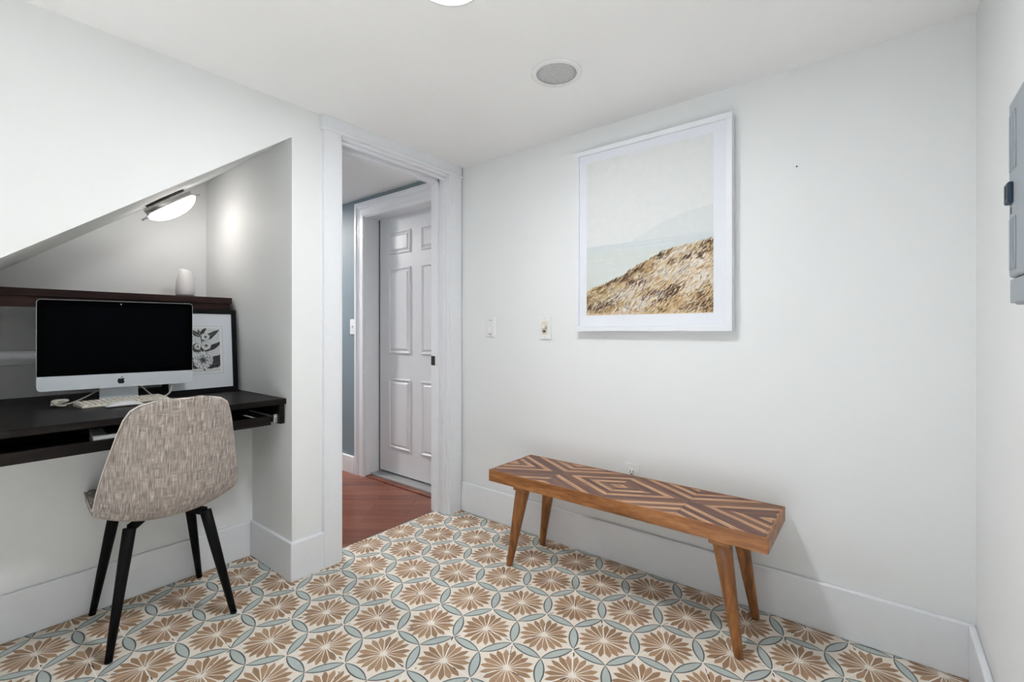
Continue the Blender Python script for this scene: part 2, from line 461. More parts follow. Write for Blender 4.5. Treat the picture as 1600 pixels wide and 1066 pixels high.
# baseboards
BH, BT = 0.170, 0.0185
def base(name, label, *boxes, pris=None):
    mb = MB()
    if pris: mb.prism(pris, 'z', 0, 0.164, bev=0.004)
    for b in boxes: mb.box(*b, bev=0.005)
    return struct(mb, name, M['trim'], label)
base('baseboard_back', 'tall white baseboard behind the bench', (XL+0.02, XR-0.001, YB-BT, YB, 0, BH))
base('baseboard_right', 'tall white baseboard under the electrical panel', (XR-BT, XR, YF, YB-BT, 0, BH))
base('baseboard_left', 'tall white baseboard round the pier between alcove and doorway',
     (XL, XL+BT, YF, yend, 0, 0.164), pris=[(KX, AY-0.0125), (XL+BT, AY-0.0125), (XL+BT, OY0-0.075), (XL, OY0-0.075), (XL, AY), (KX, AY)])
base('baseboard_alcove', 'tall white baseboard under the desk', (KX, KX+0.015, yend, AY-0.0125, 0, 0.163))
base('baseboard_hall', 'white baseboard on the blue-grey hall wall', (-4.6, -3.03, YB-0.022, YB, 0, 0.128))
mb = MB(); mb.box(AX, AX+0.018, yend, AY, 0.909, 0.974, 0.003)
struct(mb, 'trim_1', M['trim'], 'white rail on the alcove wall behind the computer')

# doorway casing, header, jamb, stop and strike plate
mb = MB(); mb.box(XL, XL+0.0195, OY0-0.084, OY0, 0, 1.955, 0.0015)
d1 = struct(mb, 'door_1', M['trim'], 'white cased doorway to the hall')
CT = 0.0195
mb = MB(); mb.box(XL, XL+CT, OY1, YB-0.016, 0, 1.955, 0.0015); mb.box(XL, XL+0.012, YB-0.016, YB-0.004, 0, 1.955, 0.0015); mb.build('casing', M['trim'], d1)
mb = MB(); mb.box(XL, XL+CT+0.003, OY0-0.09, YB-0.012, 1.966, H, 0.0015)
mb.build('header', M['trim'], d1)
mb = MB(); mb.box(XL, XL+CT+0.009, OY0-0.096, YB-0.002, 1.953, 1.967, 0.005, seg=3)
mb.build('header_bead', M['trim'], d1)
mb = MB()
mb.box(XL-WT, XL+0.006, OY0, OY0+0.012, 0, OZ, 0.001); mb.box(XL-WT, XL+0.006, OY1-0.004, OY1+0.002, 0, OZ, 0.001); mb.box(XL-WT, XL+0.006, OY0, OY1, OZ-0.012, OZ+0.004, 0.001)
mb.build('jamb', M['trim'], d1)
mb = MB()
for xa, xb, d in ((XL-WT, XL-0.065, 0.022), (XL-0.038, XL-0.014, 0.013)):
    mb.box(xa, xb, OY1-0.004-d+0.006, OY1-0.004, 0, OZ-0.012, 0.003)
    mb.box(xa, xb, OY0+0.012, OY0+0.012+d, 0, OZ-0.012, 0.003)
    mb.box(xa, xb, OY0+0.012, OY1-0.004, OZ-0.012-d, OZ-0.012, 0.003)
mb.build('door_stop', M['trim'], d1)
mb = MB(); yy = OY1-0.004-0.016
mb.box(XL-WT+0.004, XL-WT+0.036, yy-0.0022, yy, 0.855, 0.909, 0.001)
sp = mb.build('strike_plate', M['bronze'], d1); sp['label'] = 'dark bronze strike plate'
mb = MB(); mb.box(XL-WT+0.019, XL-WT+0.033, yy-0.0030, yy-0.0021, 0.868, 0.896)
mb.build('latch_hole', M['dark_slot'], sp)

# hall door, recessed in its own casing
mb = MB()
DY = YB+0.116
def panel_door(x0, x1, z0, z1, y):
    """six-panel leaf: slab with raised moulded panels"""
    mb = MB(); mb.box(x0, x1, y, y+0.035, z0, z1)
    w = x1-x0
    st, ml = 0.105*w/0.76, 0.105*w/0.76
    pw = (w-2*st-ml)/2
    for px in (x0+st, x0+st+pw+ml):
        for za, zb in ((0.215, 0.715), (0.895, 1.505), (1.605, 1.765)):
            # recessed moulding ring then raised field
            for k, (ins, dep) in enumerate(((0.0, 0.004), (0.010, 0.009), (0.026, 0.005))):
                pass
            a = [(px, y, za), (px+pw, y, za), (px+pw, y, zb), (px, y, zb)]
            def ring(i, d): return [(px+i, y+d, za+i), (px+pw-i, y+d, za+i), (px+pw-i, y+d, zb-i), (px+i, y+d, zb-i)]
            rs = [ring(0, -0.0003), ring(0.003, -0.010), ring(0.009, -0.010), ring(0.016, -0.0005), ring(0.022, -0.0005), ring(0.034, -0.008)]
            vs = [[mb.bm.verts.new(p) for p in r] for r in rs]
            for A, B in zip(vs, vs[1:]):
                for i in range(4): mb.bm.faces.new([A[i], A[(i+1) % 4], B[(i+1) % 4], B[i]])
            mb.bm.faces.new(vs[-1])
    return mb
d2 = struct(panel_door(-2.90, DX1+0.02, 0.035, 1.875, DY), 'door_2', M['door'], 'white six-panel door in the hall')
mb = MB()
def swept_casing(mb, x0, x1, z1, y, prof):
    """mitred three-sided casing: prof is a list of (inset, projection)"""
    rows = []
    for i, d in prof:
        rows.append([mb.bm.verts.new(p) for p in ((x0+i, y-d, 0), (x0+i, y-d, z1-i), (x1-i, y-d, z1-i), (x1-i, y-d, 0))])
    for A_, B_ in zip(rows, rows[1:]):
        for k in range(3): mb.bm.faces.new([A_[k], A_[k+1], B_[k+1], B_[k]])
swept_casing(mb, DX0-0.1, DX1+0.1, DZ+0.098, YB, [(0, 0), (0, .019), (.003, .021), (.022, .021), (.027, .018), (.031, .013), (.036, .012), (.041, .0155), (.046, .0155), (.051, .012), (.080, .011), (.084, .013), (.094, .013), (.099, .010), (.104, .008), (.104, -.004)])
mb.build('casing', M['trim'], d2)
mb = MB()
mb.box(DX0, DX0+0.012, YB, DY, 0, DZ, 0.001); mb.box(DX1-0.012, DX1, YB, DY, 0, DZ, 0.001); mb.box(DX0, DX1, YB, DY, DZ-0.012, DZ, 0.001)
mb.build('jamb', M['trim'], d2)
mb = MB(); mb.box(DX0+0.012, DX1-0.012, YB+0.04, DY+0.03, 0.002, 0.022, 0.004); mb.build('threshold', M['thresh'], d2)
mb = MB(); mb.box(DX0+0.0, DX1, YB+0.002, YB+0.040, 0.001, 0.010, 0.003); mb.build('reducer_strip', M['hall_floor'], d2)
mb = MB(); mb.box(-4.6, XL-WT, YB+0.145, YB+0.2, 0, H)
struct(mb, 'wall_hall_outer', M['door'], 'closing wall behind the hall door')

# ---------------------------------------------------------------- lamps and ceiling fittings
def ceiling_lamp(x, y, r, lens, label, grp=None):
    t = empty('ceiling_light', (x, y, H), 0, label, 'ceiling light', grp)
    MB().lathe([(r, 0), (r+0.012, 0), (r+0.012, -0.006), (r+0.004, -0.010), (r-0.003, -0.009), (r-0.003, 0)], 48).build('trim_ring', M['white_plastic'], t)
    MB().lathe([(0, -0.0125), (r*0.5, -0.012), (r*0.85, -0.0105), (r-0.003, -0.008)], 48).build('lens', lens, t)
    return t
ceiling_lamp(-0.924, 0.885, 0.088, M['lamp_main'], 'round flush ceiling light, glowing white, cut off by the top of the photo')
ceiling_lamp(-0.889, -1.15, 0.088, M['lamp_rear_fill'], 'added unseen fill light, round and flush on the ceiling behind the camera')  # extra lamp out of view, added as weak fill for the room
ceiling_lamp(-3.90, 1.45, 0.088, M['lamp_hall_fill'], 'added unseen fill light, round and flush on the hall ceiling')  # extra lamp out of view, added to brighten the hall and its door

t = empty('ceiling_speaker', (-0.945, 1.461, H), 0, 'round recessed ceiling speaker with grey mesh grille and white rim', 'speaker')
MB().lathe([(0.075, 0.0), (0.094, 0.0), (0.094, -0.003), (0.090, -0.006), (0.079, -0.008), (0.0745, -0.005), (0.0745, 0.0)], 56).build('rim', M['white_plastic'], t)
MB().lathe([(0, -0.0045), (0.05, -0.004), (0.0745, -0.0025), (0.0745, 0), (0, 0)], 56).build('grille', M['grille'], t)

# alcove lamp under the slope: metal pan, frosted bowl and clip rod
sl = math.atan(0.739)
def soffit_frame(x, y):
    """matrix whose -z points away from the slope (downwards), x along room X, y up the slope"""
    o = Vector((x, y, soffit_z(y)))
    ydir = Vector((0, math.cos(sl), math.sin(sl))); zdir = Vector((0, -math.sin(sl), math.cos(sl))); xdir = Vector((1, 0, 0))
    return Matrix(((xdir.x, ydir.x, zdir.x, o.x), (xdir.y, ydir.y, zdir.y, o.y), (xdir.z, ydir.z, zdir.z, o.z), (0, 0, 0, 1)))
t = empty('alcove_lamp', (0, 0, 0), 0, 'glowing frosted glass bowl lamp with metal pan on the slope above the desk', 'lamp')
t.matrix_world = soffit_frame(-2.58, 0.683) @ Matrix.Translation((0, 0, -0.0015))
MB().lathe([(0, 0), (0.085, 0), (0.085, -0.008), (0.100, -0.008), (0.104, -0.014), (0.104, -0.040), (0.098, -0.042), (0, -0.042)], 48).build('metal_pan', M['steel'], t)
MB().lathe([(0.109, -0.042), (0.110, -0.045), (0.102, -0.058), (0.085, -0.072), (0.061, -0.083), (0.032, -0.090), (0, -0.092)], 48).build('glass_bowl', M['lamp_alcove'], t)
MB().tube([(0, -0.138, -0.046), (0, -0.112, -0.043), (0, -0.100, -0.038)], 0.0045, 8).build('clip_rod', M['steel'], t)
MB().tube([(0, 0.138, -0.046), (0, 0.112, -0.043), (0, 0.100, -0.038)], 0.0045, 8).build('clip_rod', M['steel'], t)
for sx in (-1, 1): MB().tube([(0, sx*0.110, -0.036), (0, sx*0.112, -0.052)], 0.004, 8).build('clip_screw', M['chrome'], t)

# ---------------------------------------------------------------- wall plates
def plate(name, x, z, label, cat, w=0.070, h=0.114, y=YB, d=0.006):
    t = empty(name, (x, y, z), 0, label, cat)
    MB().box(-w/2, w/2, -d, 0, -h/2, h/2, 0.0022).build('cover_plate', M['white_plastic'], t)
    return t
def screw(t, z, d=0.006):
    MB().lathe([(0, 0), (0.003, 0), (0.0022, 0.0012), (0, 0.0012)], 12, Matrix.Translation((0, -d, z)) @ Matrix.Rotation(PI/2, 4, 'X')).build('screw', M['chrome'], t)
t = plate('light_switch', -1.713, 1.078, 'white rocker light switch nearest the doorway casing', 'light switch')
MB().prism([(-0.0055, -0.033), (-0.0105, -0.033), (-0.0075, 0.0), (-0.0095, 0.033), (-0.0055, 0.033)], 'x', -0.0165, 0.0165).build('rocker', M['white_plastic'], t)
MB().box(-0.012, 0.012, -0.0066, -0.006, -0.040, -0.0375).build('slot', M['dark_slot'], t); MB().box(-0.012, 0.012, -0.0066, -0.006, 0.0365, 0.0385).build('slot', M['ink_grey'], t)
screw(t, 0.047); screw(t, -0.047)
t = plate('dimmer_switch', -1.343, 1.073, 'white dimmer switch with cream knob left of the framed beach print', 'dimmer switch', 0.074, 0.118, d=0.007)
mb = MB(); mb.box(-0.0175, 0.0175, -0.0095, -0.006, -0.034, 0.034, 0.001); mb.build('inset', M['ivory'], t)
mb = MB(); mb.lathe([(0, 0), (0.0135, 0), (0.0125, 0.016), (0.0105, 0.019), (0, 0.0195)], 24, Matrix.Translation((0, -0.0095, 0.002)) @ Matrix.Rotation(PI/2, 4, 'X'))
kn = mb.build('knob', M['ivory'], t); kn['label'] = 'cream rotary knob'
mb = MB(); mb.box(-0.008, 0.008, -0.013, -0.0095, -0.024, -0.015, 0.001); mb.build('toggle_slot', M['brown_base'], t)
screw(t, 0.048, 0.007); screw(t, -0.048, 0.007)
t = plate('wall_outlet', -0.871, 0.404, 'white duplex outlet low on the wall behind the bench', 'outlet')
for s in (1, -1):
    mb = MB(); mb.lathe([(0, 0), (0.0165, 0), (0.0155, 0.003), (0, 0.003)], 28, Matrix.Translation((0, -0.006, 0.020*s)) @ Matrix.Rotation(PI/2, 4, 'X'))
    so = mb.build('socket', M['white_plastic'], t)
    mb = MB(); z = 0.020*s
    mb.box(-0.0078, -0.0052, -0.0098, -0.009, z-0.001, z+0.009); mb.box(0.0052, 0.0078, -0.0098, -0.009, z-0.001, z+0.009); mb.box(-0.003, 0.003, -0.0098, -0.009, z-0.011, z-0.005, 0.0)
    mb.build('slots', M['dark_slot'], so)
screw(t, 0)
t = plate('light_switch', -3.066, 1.086, 'white light switch on the blue-grey hall wall beside the door casing', 'light switch', 0.07, 0.112)
MB().prism([(-0.0055, -0.012), (-0.016, 0.006), (-0.014, 0.010), (-0.0055, 0.010)], 'x', -0.005, 0.005).build('toggle', M['white_plastic'], t)
screw(t, 0.03); screw(t, -0.03)
mb = MB(); mb.lathe([(0, 0), (0.0024, 0), (0.0024, 0.006), (0, 0.006)], 10, Matrix.Translation((-0.237, YB, 1.657)) @ Matrix.Rotation(PI/2, 4, 'X'))
tag(mb.build('nail', M['dark_slot']), 'tiny dark nail in the bare wall right of the framed beach print', 'nail')

# electrical panel on the right wall
t = empty('electrical_panel', (XR, 1.10, 1.31), 0, 'grey metal electrical panel with dark latch on the right wall', 'electrical panel')
y0, y1, z0, z1 = -0.20, 0.243, -0.2, 0.205      # local
mb = MB(); mb.box(-0.020, 0, y0, y1, z0, z1, 0.007, seg=3); mb.build('cover', M['panel_grey'], t)
mb = MB(); mb.box(-0.029, -0.0195, y0+0.03, y1-0.020, z0+0.052, z1-0.012, 0.005, seg=3); dr = mb.build('panel_door', M['panel_grey'], t)
for za, zb in ((-0.135, -0.035), (0.055, 0.165)):
    for k in range(3):
        mb = MB(); yy = y1-0.036-0.020*k
        mb.box(-0.0315, -0.0285, yy-0.007, yy, za, zb, 0.0014); mb.build('rib', M['panel_grey'], dr)
mb = MB(); mb.box(-0.026, -0.0195, y0+0.01, y1-0.010, z0+0.003, z0+0.050, 0.003); mb.build('bottom_lip', M['panel_grey'], t)
mb = MB(); mb.box(-0.037, -0.0285, y1-0.062, y1-0.026, -0.006, 0.034, 0.003); la = mb.build('latch', M['panel_dark'], dr); la['label'] = 'dark blue-grey latch'
mb = MB(); mb.box(-0.0375, -0.0368, y1-0.050, y1-0.038, 0.004, 0.026); mb.build('latch_slot', M['dark_slot'], la)
mb = MB(); mb.box(-0.030, -0.0288, y1-0.045, y1-0.040, -0.026, -0.012, 0.0005); mb.build('lock_tab', M['panel_dark'], dr)

# ---------------------------------------------------------------- framed beach print
FX0, FX1, FZ0, FZ1, FY = -1.145, -0.446, 1.056, 1.9055, 1.929
FW, FHt = FX1-FX0, FZ1-FZ0
t = empty('framed_picture', (FX0, YB, FZ0), 0, 'large white framed print of beach grass and pale sea above the bench', 'framed picture')
def LY(y): return y-YB
mb = MB(); frame_xz(mb, 0, FW, 0, FHt, 0.022, LY(FY), -0.002, 0.0015); mb.box(0.005, FW-0.005, -0.012, -0.002, 0.005, FHt-0.005)
mb.build('frame', M['white_frame'], t)
MY = LY(FY)+0.010
mb = MB(); mb.box(0.018, FW-0.018, MY, MY+0.004, 0.018, FHt-0.018); mb.build('mat_board', M['mat'], t)
px0, px1, pz0, pz1 = 0.060, FW-0.073, 0.074, FHt-0.055
px0 = -1.085-FX0; px1 = -0.517-FX0; pz0 = 1.130-FZ0; pz1 = 1.845-FZ0
PW, PH = px1-px0, pz1-pz0
art_cols = [('sky', (222, 224, 224)), ('sea_far', (206, 213, 215)), ('sea_mid', (208, 214, 211)), ('hill', (214, 218, 219)), ('dune_tan', (218, 193, 154)), ('dune_cream', (232, 219, 200)),
            ('dune_pale', (234, 226, 220)), ('dune_gold', (204, 173, 126)), ('dune_brown', (140, 110, 82)), ('dune_dark', (92, 74, 66))]
AM = [plain('print_'+n, srgb(*c), 0.75, 0.2, 0, 0.02) for n, c in art_cols]
def dune(u):
    P = [(0, .156), (.16, .192), (.32, .238), (.42, .29), (.52, .319), (.64, .367), (.79, .385), (1, .412)]
    for (a, b), (c, d) in zip(P, P[1:]):
        if a <= u <= c: return b+(d-b)*(u-a)/(c-a)
    return P[-1][1]
mb = MB()
def A(u, v, k): return (px0+PW*min(1, max(0, u)), MY-0.0003-0.00012*k, pz0+PH*min(1, max(0, v)))
def art(pts, k, mi):
    q = []
    for u, v in pts:
        q.append(A(u, v, k))
    f = mb.poly(q, mi)
art([(0, 0), (1, 0), (1, 1), (0, 1)], 0, 0)
art([(.34, .40), (1, .40), (1, .605), (.82, .585), (.66, .55), (.52, .50), (.42, .468)], 1, 3)
art([(0, 0.05), (1, 0.05), (1, .452), (.5, .449), (0, .447)], 2, 1)
art([(0, 0.05), (1, 0.05), (1, .400), (.6, .392), (.3, .405), (0, .385)], 3, 2)
rnd = random.Random(11)
for i in range(26):
    v = rnd.uniform(.2, .44); u = rnd.uniform(-.1, .8); L = rnd.uniform(.1, .5); h = rnd.uniform(.0015, .004)
    art([(u, v), (u+L, v+.006), (u+L, v+.006+h), (u, v+h*.5)], 4, rnd.choice((0, 1, 3)))
N = 60
art([(0, 0), (1, 0)] + [(1-i/N, dune(1-i/N)+0.006*mnoise.noise(Vector((i*.5, 0, 0)))) for i in range(N+1)], 5, 4)
blobs_dark = [(.19, .195, .045, .018), (.32, .228, .06, .022), (.395, .195, .045, .022), (.61, .352, .05, .035), (.95, .395, .06, .028), (.91, .32, .06, .020), (.80, .315, .04, .014), (.70, .30, .05, .012),
              (.66, .105, .10, .035), (.74, .145, .07, .022), (.60, .07, .06, .02), (.17, .06, .09, .018), (.10, .04, .05, .018), (.95, .045, .10, .055), (.86, .035, .09, .03), (.48, .20, .03, .02), (.03, .04, .03, .02), (.53, .345, .05, .012), (.42, .265, .05, .02), (.25, .21, .05, .012), (.99, .36, .04, .02), (.55, .11, .06, .02), (.69, .125, .06, .03)]
blobs_pale = [(.80, .255, .20, .05), (.92, .20, .12, .05), (.70, .335, .12, .018), (.35, .13, .18, .035), (.45, .055, .25, .03), (.62, .24, .08, .03), (.85, .14, .09, .03)]
def field(u, v, bl):
    s = 0
    for cu, cv, ru, rv in bl:
        du, dv = u-cu, v-cv
        d = ((du*.85+dv*.5)/ru)**2 + ((dv*.85-du*.28)/rv)**2
        s = max(s, math.exp(-d))
    return s
strokes = []
for i in range(6000):
    u = rnd.uniform(-.02, 1.0); top = dune(max(0, min(1, u)))
    v = top*(1-rnd.random()**1.15)
    strokes.append((v, u))
strokes.sort(reverse=True)
for n, (v, u) in enumerate(strokes):
    d = field(u, v, blobs_dark); p = field(u, v, blobs_pale); r = rnd.random(); nz = mnoise.noise(Vector((u*9, v*16, 2)))
    if r < d*.88: mi = rnd.choice((8, 9, 9))
    elif r < d*.88+p*.85: mi = rnd.choice((5, 6, 6))
    else: mi = rnd.choice((4, 4, 7, 5)) if nz < .1 else rnd.choice((7, 7, 4, 8))
    if r > .985: mi = 8
    ang = math.radians(rnd.gauss(42, 13)); L = rnd.uniform(.018, .048); w = rnd.uniform(.0010, .0026)
    du, dv = math.cos(ang)*L*1.15, math.sin(ang)*L
    nu, nv = -math.sin(ang)*w, math.cos(ang)*w
    u2, v2 = u+du, v+dv
    if u2 > 1.04 or u < -.02 or v < 0 or v2 > dune(min(1, max(0, u2)))+.016: continue
    art([(u+nu, v+nv), (u-nu, v-nv), (u+du*.55-nu*.9, v+dv*.5-nv*.9), (u2, v2), (u+du*.5+nu*.9, v+dv*.5+nv*.9)], 6+n % 5, mi)
mb.build('beach_print', AM, t)

# ---------------------------------------------------------------- bench
BX, BY = -0.8395, 1.773
t = empty('bench', (BX, BY, 0), 0, 'wooden bench with inlaid lozenge top and four tapered legs against the wall', 'bench')
hx, hy, bz0, bz1 = 0.5705, 0.164, 0.368, 0.420
mb = MB()
rim = 0.007
mb.box(-hx, hx, -hy, -hy+rim, bz0, bz1, 0.0012); mb.box(-hx, hx, hy-rim, hy, bz0, bz1, 0.0012)
mb.box(-hx, -hx+rim, -hy+rim, hy-rim, bz0, bz1, 0.0012); mb.box(hx-rim, hx, -hy+rim, hy-rim, bz0, bz1, 0.0012)
mb.box(-hx+rim, hx-rim, -hy+rim, hy-rim, bz0+0.002, bz0+0.02)
mb.build('top_frame', M['bench_edge'], t)
mb = MB(); mb.box(-hx+rim, hx-rim, -hy+rim, hy-rim, bz0+0.02, bz1-0.0008); mb.build('inlay_panel', inlay_mat(0.279, 0.157, 6), t)
def bench_leg(top, foot):
    b = bmesh.new(); rings = []
    n = 20
    for f, r, sq in ((0, .031, .75), (0.12, .030, .6), (0.3, .0275, .35), (0.6, .0225, .15), (0.97, .0160, .05), (1.0, .0150, .05)):
        c = Vector(top).lerp(Vector(foot), f)
        ring = []
        for k in range(n):
            a = 2*PI*k/n
            ca, sa = math.cos(a), math.sin(a)
            m = 1/max(abs(ca), abs(sa)); q = r*(1-sq+sq*min(m, 1.22))*0.92
            ring.append(b.verts.new((c.x+q*ca, c.y+q*sa, c.z)))
        rings.append(ring)
    for A_, B_ in zip(rings, rings[1:]):
        for k in range(n):
            f = b.faces.new([A_[k], A_[(k+1) % n], B_[(k+1) % n], B_[k]]); f.smooth = True
    b.faces.new(rings[0]); b.faces.new(rings[-1])
    m = MB(); m.merge(b); return m
for sx in (-1, 1):
    for sy in (-1, 1):
        tx = -1.252-BX if sx < 0 else -0.418-BX
        ty = -0.108 if sy < 0 else 0.108
        fx = -1.310-BX if sx < 0 else -0.358-BX
        fy = -0.138 if sy < 0 else 0.122
        lg = bench_leg((tx, ty, bz0-0.004), (fx, fy, 0.0012)).build('leg', M['bench_leg'], t)
        mb = MB(); mb.box(tx-0.034, tx+0.034, ty-0.034, ty+0.034, bz0-0.022, bz0+0.001, 0.003); mb.build('mounting_block', M['bench_edge'], lg)

# ---------------------------------------------------------------- chair
CHX, CHY = -2.103, 0.549
t = empty('desk_chair', (CHX, CHY, 0), math.radians(177.2), 'beige-grey woven fabric shell chair with black metal legs at the desk', 'chair')
prof = [(.236, .390, .130, .004), (.238, .406, .160, .008), (.224, .420, .180, .022), (.17, .422, .196, .044), (.08, .415, .203, .058), (-.02, .409, .206, .060), (-.10, .409, .207, .060), (-.155, .424, .207, .060),
        (-.188, .464, .206, .064), (-.208, .522, .201, .064), (-.223, .590, .189, .058), (-.238, .650, .176, .050), (-.254, .710, .163, .042), (-.269, .765, .150, .032), (-.279, .798, .136, .022), (-.2845, .818, .112, .014), (-.287, .828, .075, .008), (-.288, .832, .030, .004)]
def shell():
    nt = 16
    P = [Vector((p[0], 0, p[1])) for p in prof]
    b = bmesh.new(); uvl = b.loops.layers.uv.new('UVMap'); grid = []; uvs = []
    s = 0
    for i, (u, z, w, k) in enumerate(prof):
        tg = (P[min(i+1, len(P)-1)]-P[max(i-1, 0)]).normalized()
        nrm = Vector((tg.z, 0, -tg.x))
        if i: s += (P[i]-P[i-1]).length
        row = []; ru = []
        for j in range(nt+1):
            tt = -1+2*j/nt
            pos = P[i] + Vector((0, w*tt, 0)) + nrm*(k*abs(tt)**2.3)
            row.append(b.verts.new(pos)); ru.append((w*tt, s))
        grid.append(row); uvs.append(ru)
    for i in range(len(prof)-1):
        for j in range(nt):
            f = b.faces.new([grid[i][j], grid[i][j+1], grid[i+1][j+1], grid[i+1][j]]); f.smooth = True
            q = [uvs[i][j], uvs[i][j+1], uvs[i+1][j+1], uvs[i+1][j]]
            for lp, uv in zip(f.loops, q): lp[uvl].uv = uv
    me = bpy.data.meshes.new('seat_shell'); b.to_mesh(me)
    edge = [v.co.copy() for v in grid[0]] + [r[-1].co.copy() for r in grid[1:]] + [v.co.copy() for v in reversed(grid[-1][:-1])] + [r[0].co.copy() for r in reversed(grid[1:-1])]
    b.free(); me.materials.append(M['fabric'])
    return me, edge
me, edge = shell()
so = link(bpy.data.objects.new('seat_shell', me), t)
md = so.modifiers.new('thick', 'SOLIDIFY'); md.thickness = 0.036; md.offset = 0.0
md = so.modifiers.new('sub', 'SUBSURF'); md.levels = 2; md.render_levels = 2
c = edge+[edge[0]]
MB().tube(c, 0.0030, 6).build('piping', M['piping'], so)
legs = {(-1, 1): None}
ca, sa = math.cos(-math.radians(177.2)), math.sin(-math.radians(177.2))
def loc(x, y):
    dx, dy = x-CHX, y-CHY
    return (dx*ca-dy*sa, dx*sa+dy*ca)
feet = [(-1.926, .362), (-2.298, .386), (-1.899, .717), (-2.287, .729)]
tops = [(-1.972, .425), (-2.232, .440), (-1.945, .640), (-2.222, .668)]
zt = 0.396
for (fx, fy), (tx, ty) in zip(feet, tops):
    a_ = loc(tx, ty); f_ = loc(fx, fy)
    d = (Vector((f_[0], f_[1], 0))-Vector((a_[0], a_[1], zt)))
    A_ = Vector((a_[0], a_[1], zt)); B_ = Vector((f_[0], f_[1], 0.004))
    lg = MB().tube([A_, A_.lerp(B_, .25), A_.lerp(B_, .6), B_], [.0185, .0175, .0145, .0105], 14).build('leg', M['black_metal'], t)
    MB().lathe([(0, 0), (.0105, 0), (.0112, .003), (.0108, .007), (0, .007)], 14, Matrix.Translation((f_[0], f_[1], 0.0012))).build('foot_cap', M['black_metal'], lg)
mb = MB()
L = [loc(*p) for p in tops]
for k_ in range(4):
    mb.tube([(L[k_][0], L[k_][1], zt+.003), (L[k_][0]*.45, L[k_][1]*.45, zt+.010), (0, 0, zt+.010)], .012, square=True)
mb.box(-.09, .09, -.08, .08, zt+.004, zt+.016, .003)
mb.build('seat_frame', M['black_metal'], t)
for i in (0, 2):
    q = Vector((L[i][0], L[i][1], zt-.006)); cc = Vector((0, 0, zt-.006)); e = q.lerp(cc, .42)
    MB().tube([q, e], [.012, .004], square=True).build('gusset', M['black_metal'], t)

# ---------------------------------------------------------------- floating desk
t = empty('floating_desk', (-1.994, yend, 0), 0, 'dark wood floating desk with open keyboard tray built into the alcove', 'desk')
def W(x): return x+1.994
def V(y): return y-yend
E_ = AY-0.001
mb = MB(); mb.box(W(AX+.001), 0, V(yend+.001), V(E_), .744, .768, .003); mb.build('desktop', M['desk_wood'], t)
mb = MB(); mb.box(W(KX+.002), W(-2.002), V(.936), V(.956), .661, .744, .001); mb.build('end_panel', M['desk_wood'], t)
mb = MB(); mb.box(W(KX+.002), W(-1.996), V(yend+.02), V(.897), .664, .672, .001); mb.box(W(-2.014), W(-1.994), V(yend+.02), V(.897), .664, .700, .002)
tr = mb.build('keyboard_tray', M['desk_wood'], t)
mb = MB(); mb.box(W(-2.29), W(-2.018), V(.928), V(.9355), .686, .694, .001); mb.box(W(-2.034), W(-2.020), V(.921), V(.9355), .666, .701, .001)
ds = mb.build('drawer_slide', M['chrome'], t); ds['label'] = 'silver drawer slide'
mb = MB(); mb.box(W(KX+.001), W(KX+.012), V(yend+.02), V(.936), .664, .744); mb.build('rear_rail', M['desk_wood'], t)

# shelf on the alcove back wall
t = empty('wall_shelf', (AX, yend, 0), 0, 'long dark brown wooden shelf on the alcove wall above the computer', 'shelf')
def SX(x): return x-AX
mb = MB(); mb.box(SX(AX+.001), SX(-2.535), V(yend+.001), V(.951), 1.191, 1.221, .002); mb.build('shelf_board', M['shelf_wood'], t)
mb = MB(); mb.box(SX(-2.575), SX(-2.545), V(yend+.001), V(.945), 1.150, 1.191, .001); mb.box(SX(AX+.001), SX(-2.575), V(.925), V(.945), 1.150, 1.191, .001)
mb.build('front_rail', M['shelf_wood'], t)

# small white device on the shelf
t = empty('smart_speaker', (-2.70, .800, 1.221), 0, 'small white tapered speaker with dark base standing on the shelf', 'speaker')
MB().lathe([(0, 0), (.0375, 0), (.0385, .004), (.0385, .014), (0, .014)], 36).build('base', M['brown_base'], t)
b = MB(); b.lathe([(.0385, .014), (.040, .02), (.0405, .04), (.039, .07), (.0345, .10), (.028, .125), (.0245, .1345), (.021, .1375), (0, .1385)], 36)
for v in b.bm.verts:
    if v.co.z > .1: v.co.z += v.co.y*(-.22)*(v.co.z-.1)/.0385
b.build('shell', M['white_shell'], t)

# paper in the tray
t = empty('paper_stack', (-2.10, .385, .6725), math.radians(-6), 'white paper pack lying in the keyboard tray left of the chair', 'paper')
mb = MB()
for k in range(14):
    o_ = rnd.uniform(-.0015, .0015); mb.box(-.09+o_, .075+o_, -.035+o_, .075-o_, .0027*k, .0027*k+.0024)
mb.build('sheets', M['paper'], t)
mb = MB(); mb.box(-.088, .06, .0, .07, .038, .0395); mb.build('leaflet', M['green_print'], t)
mb = MB(); mb.box(-.094, .0785, -.039, -.037, .0, .043, .0005); mb.box(-.094, .0785, -.039, .078, .0405, .0415, .0003); mb.build('clear_wrapper', M['glass'], t)

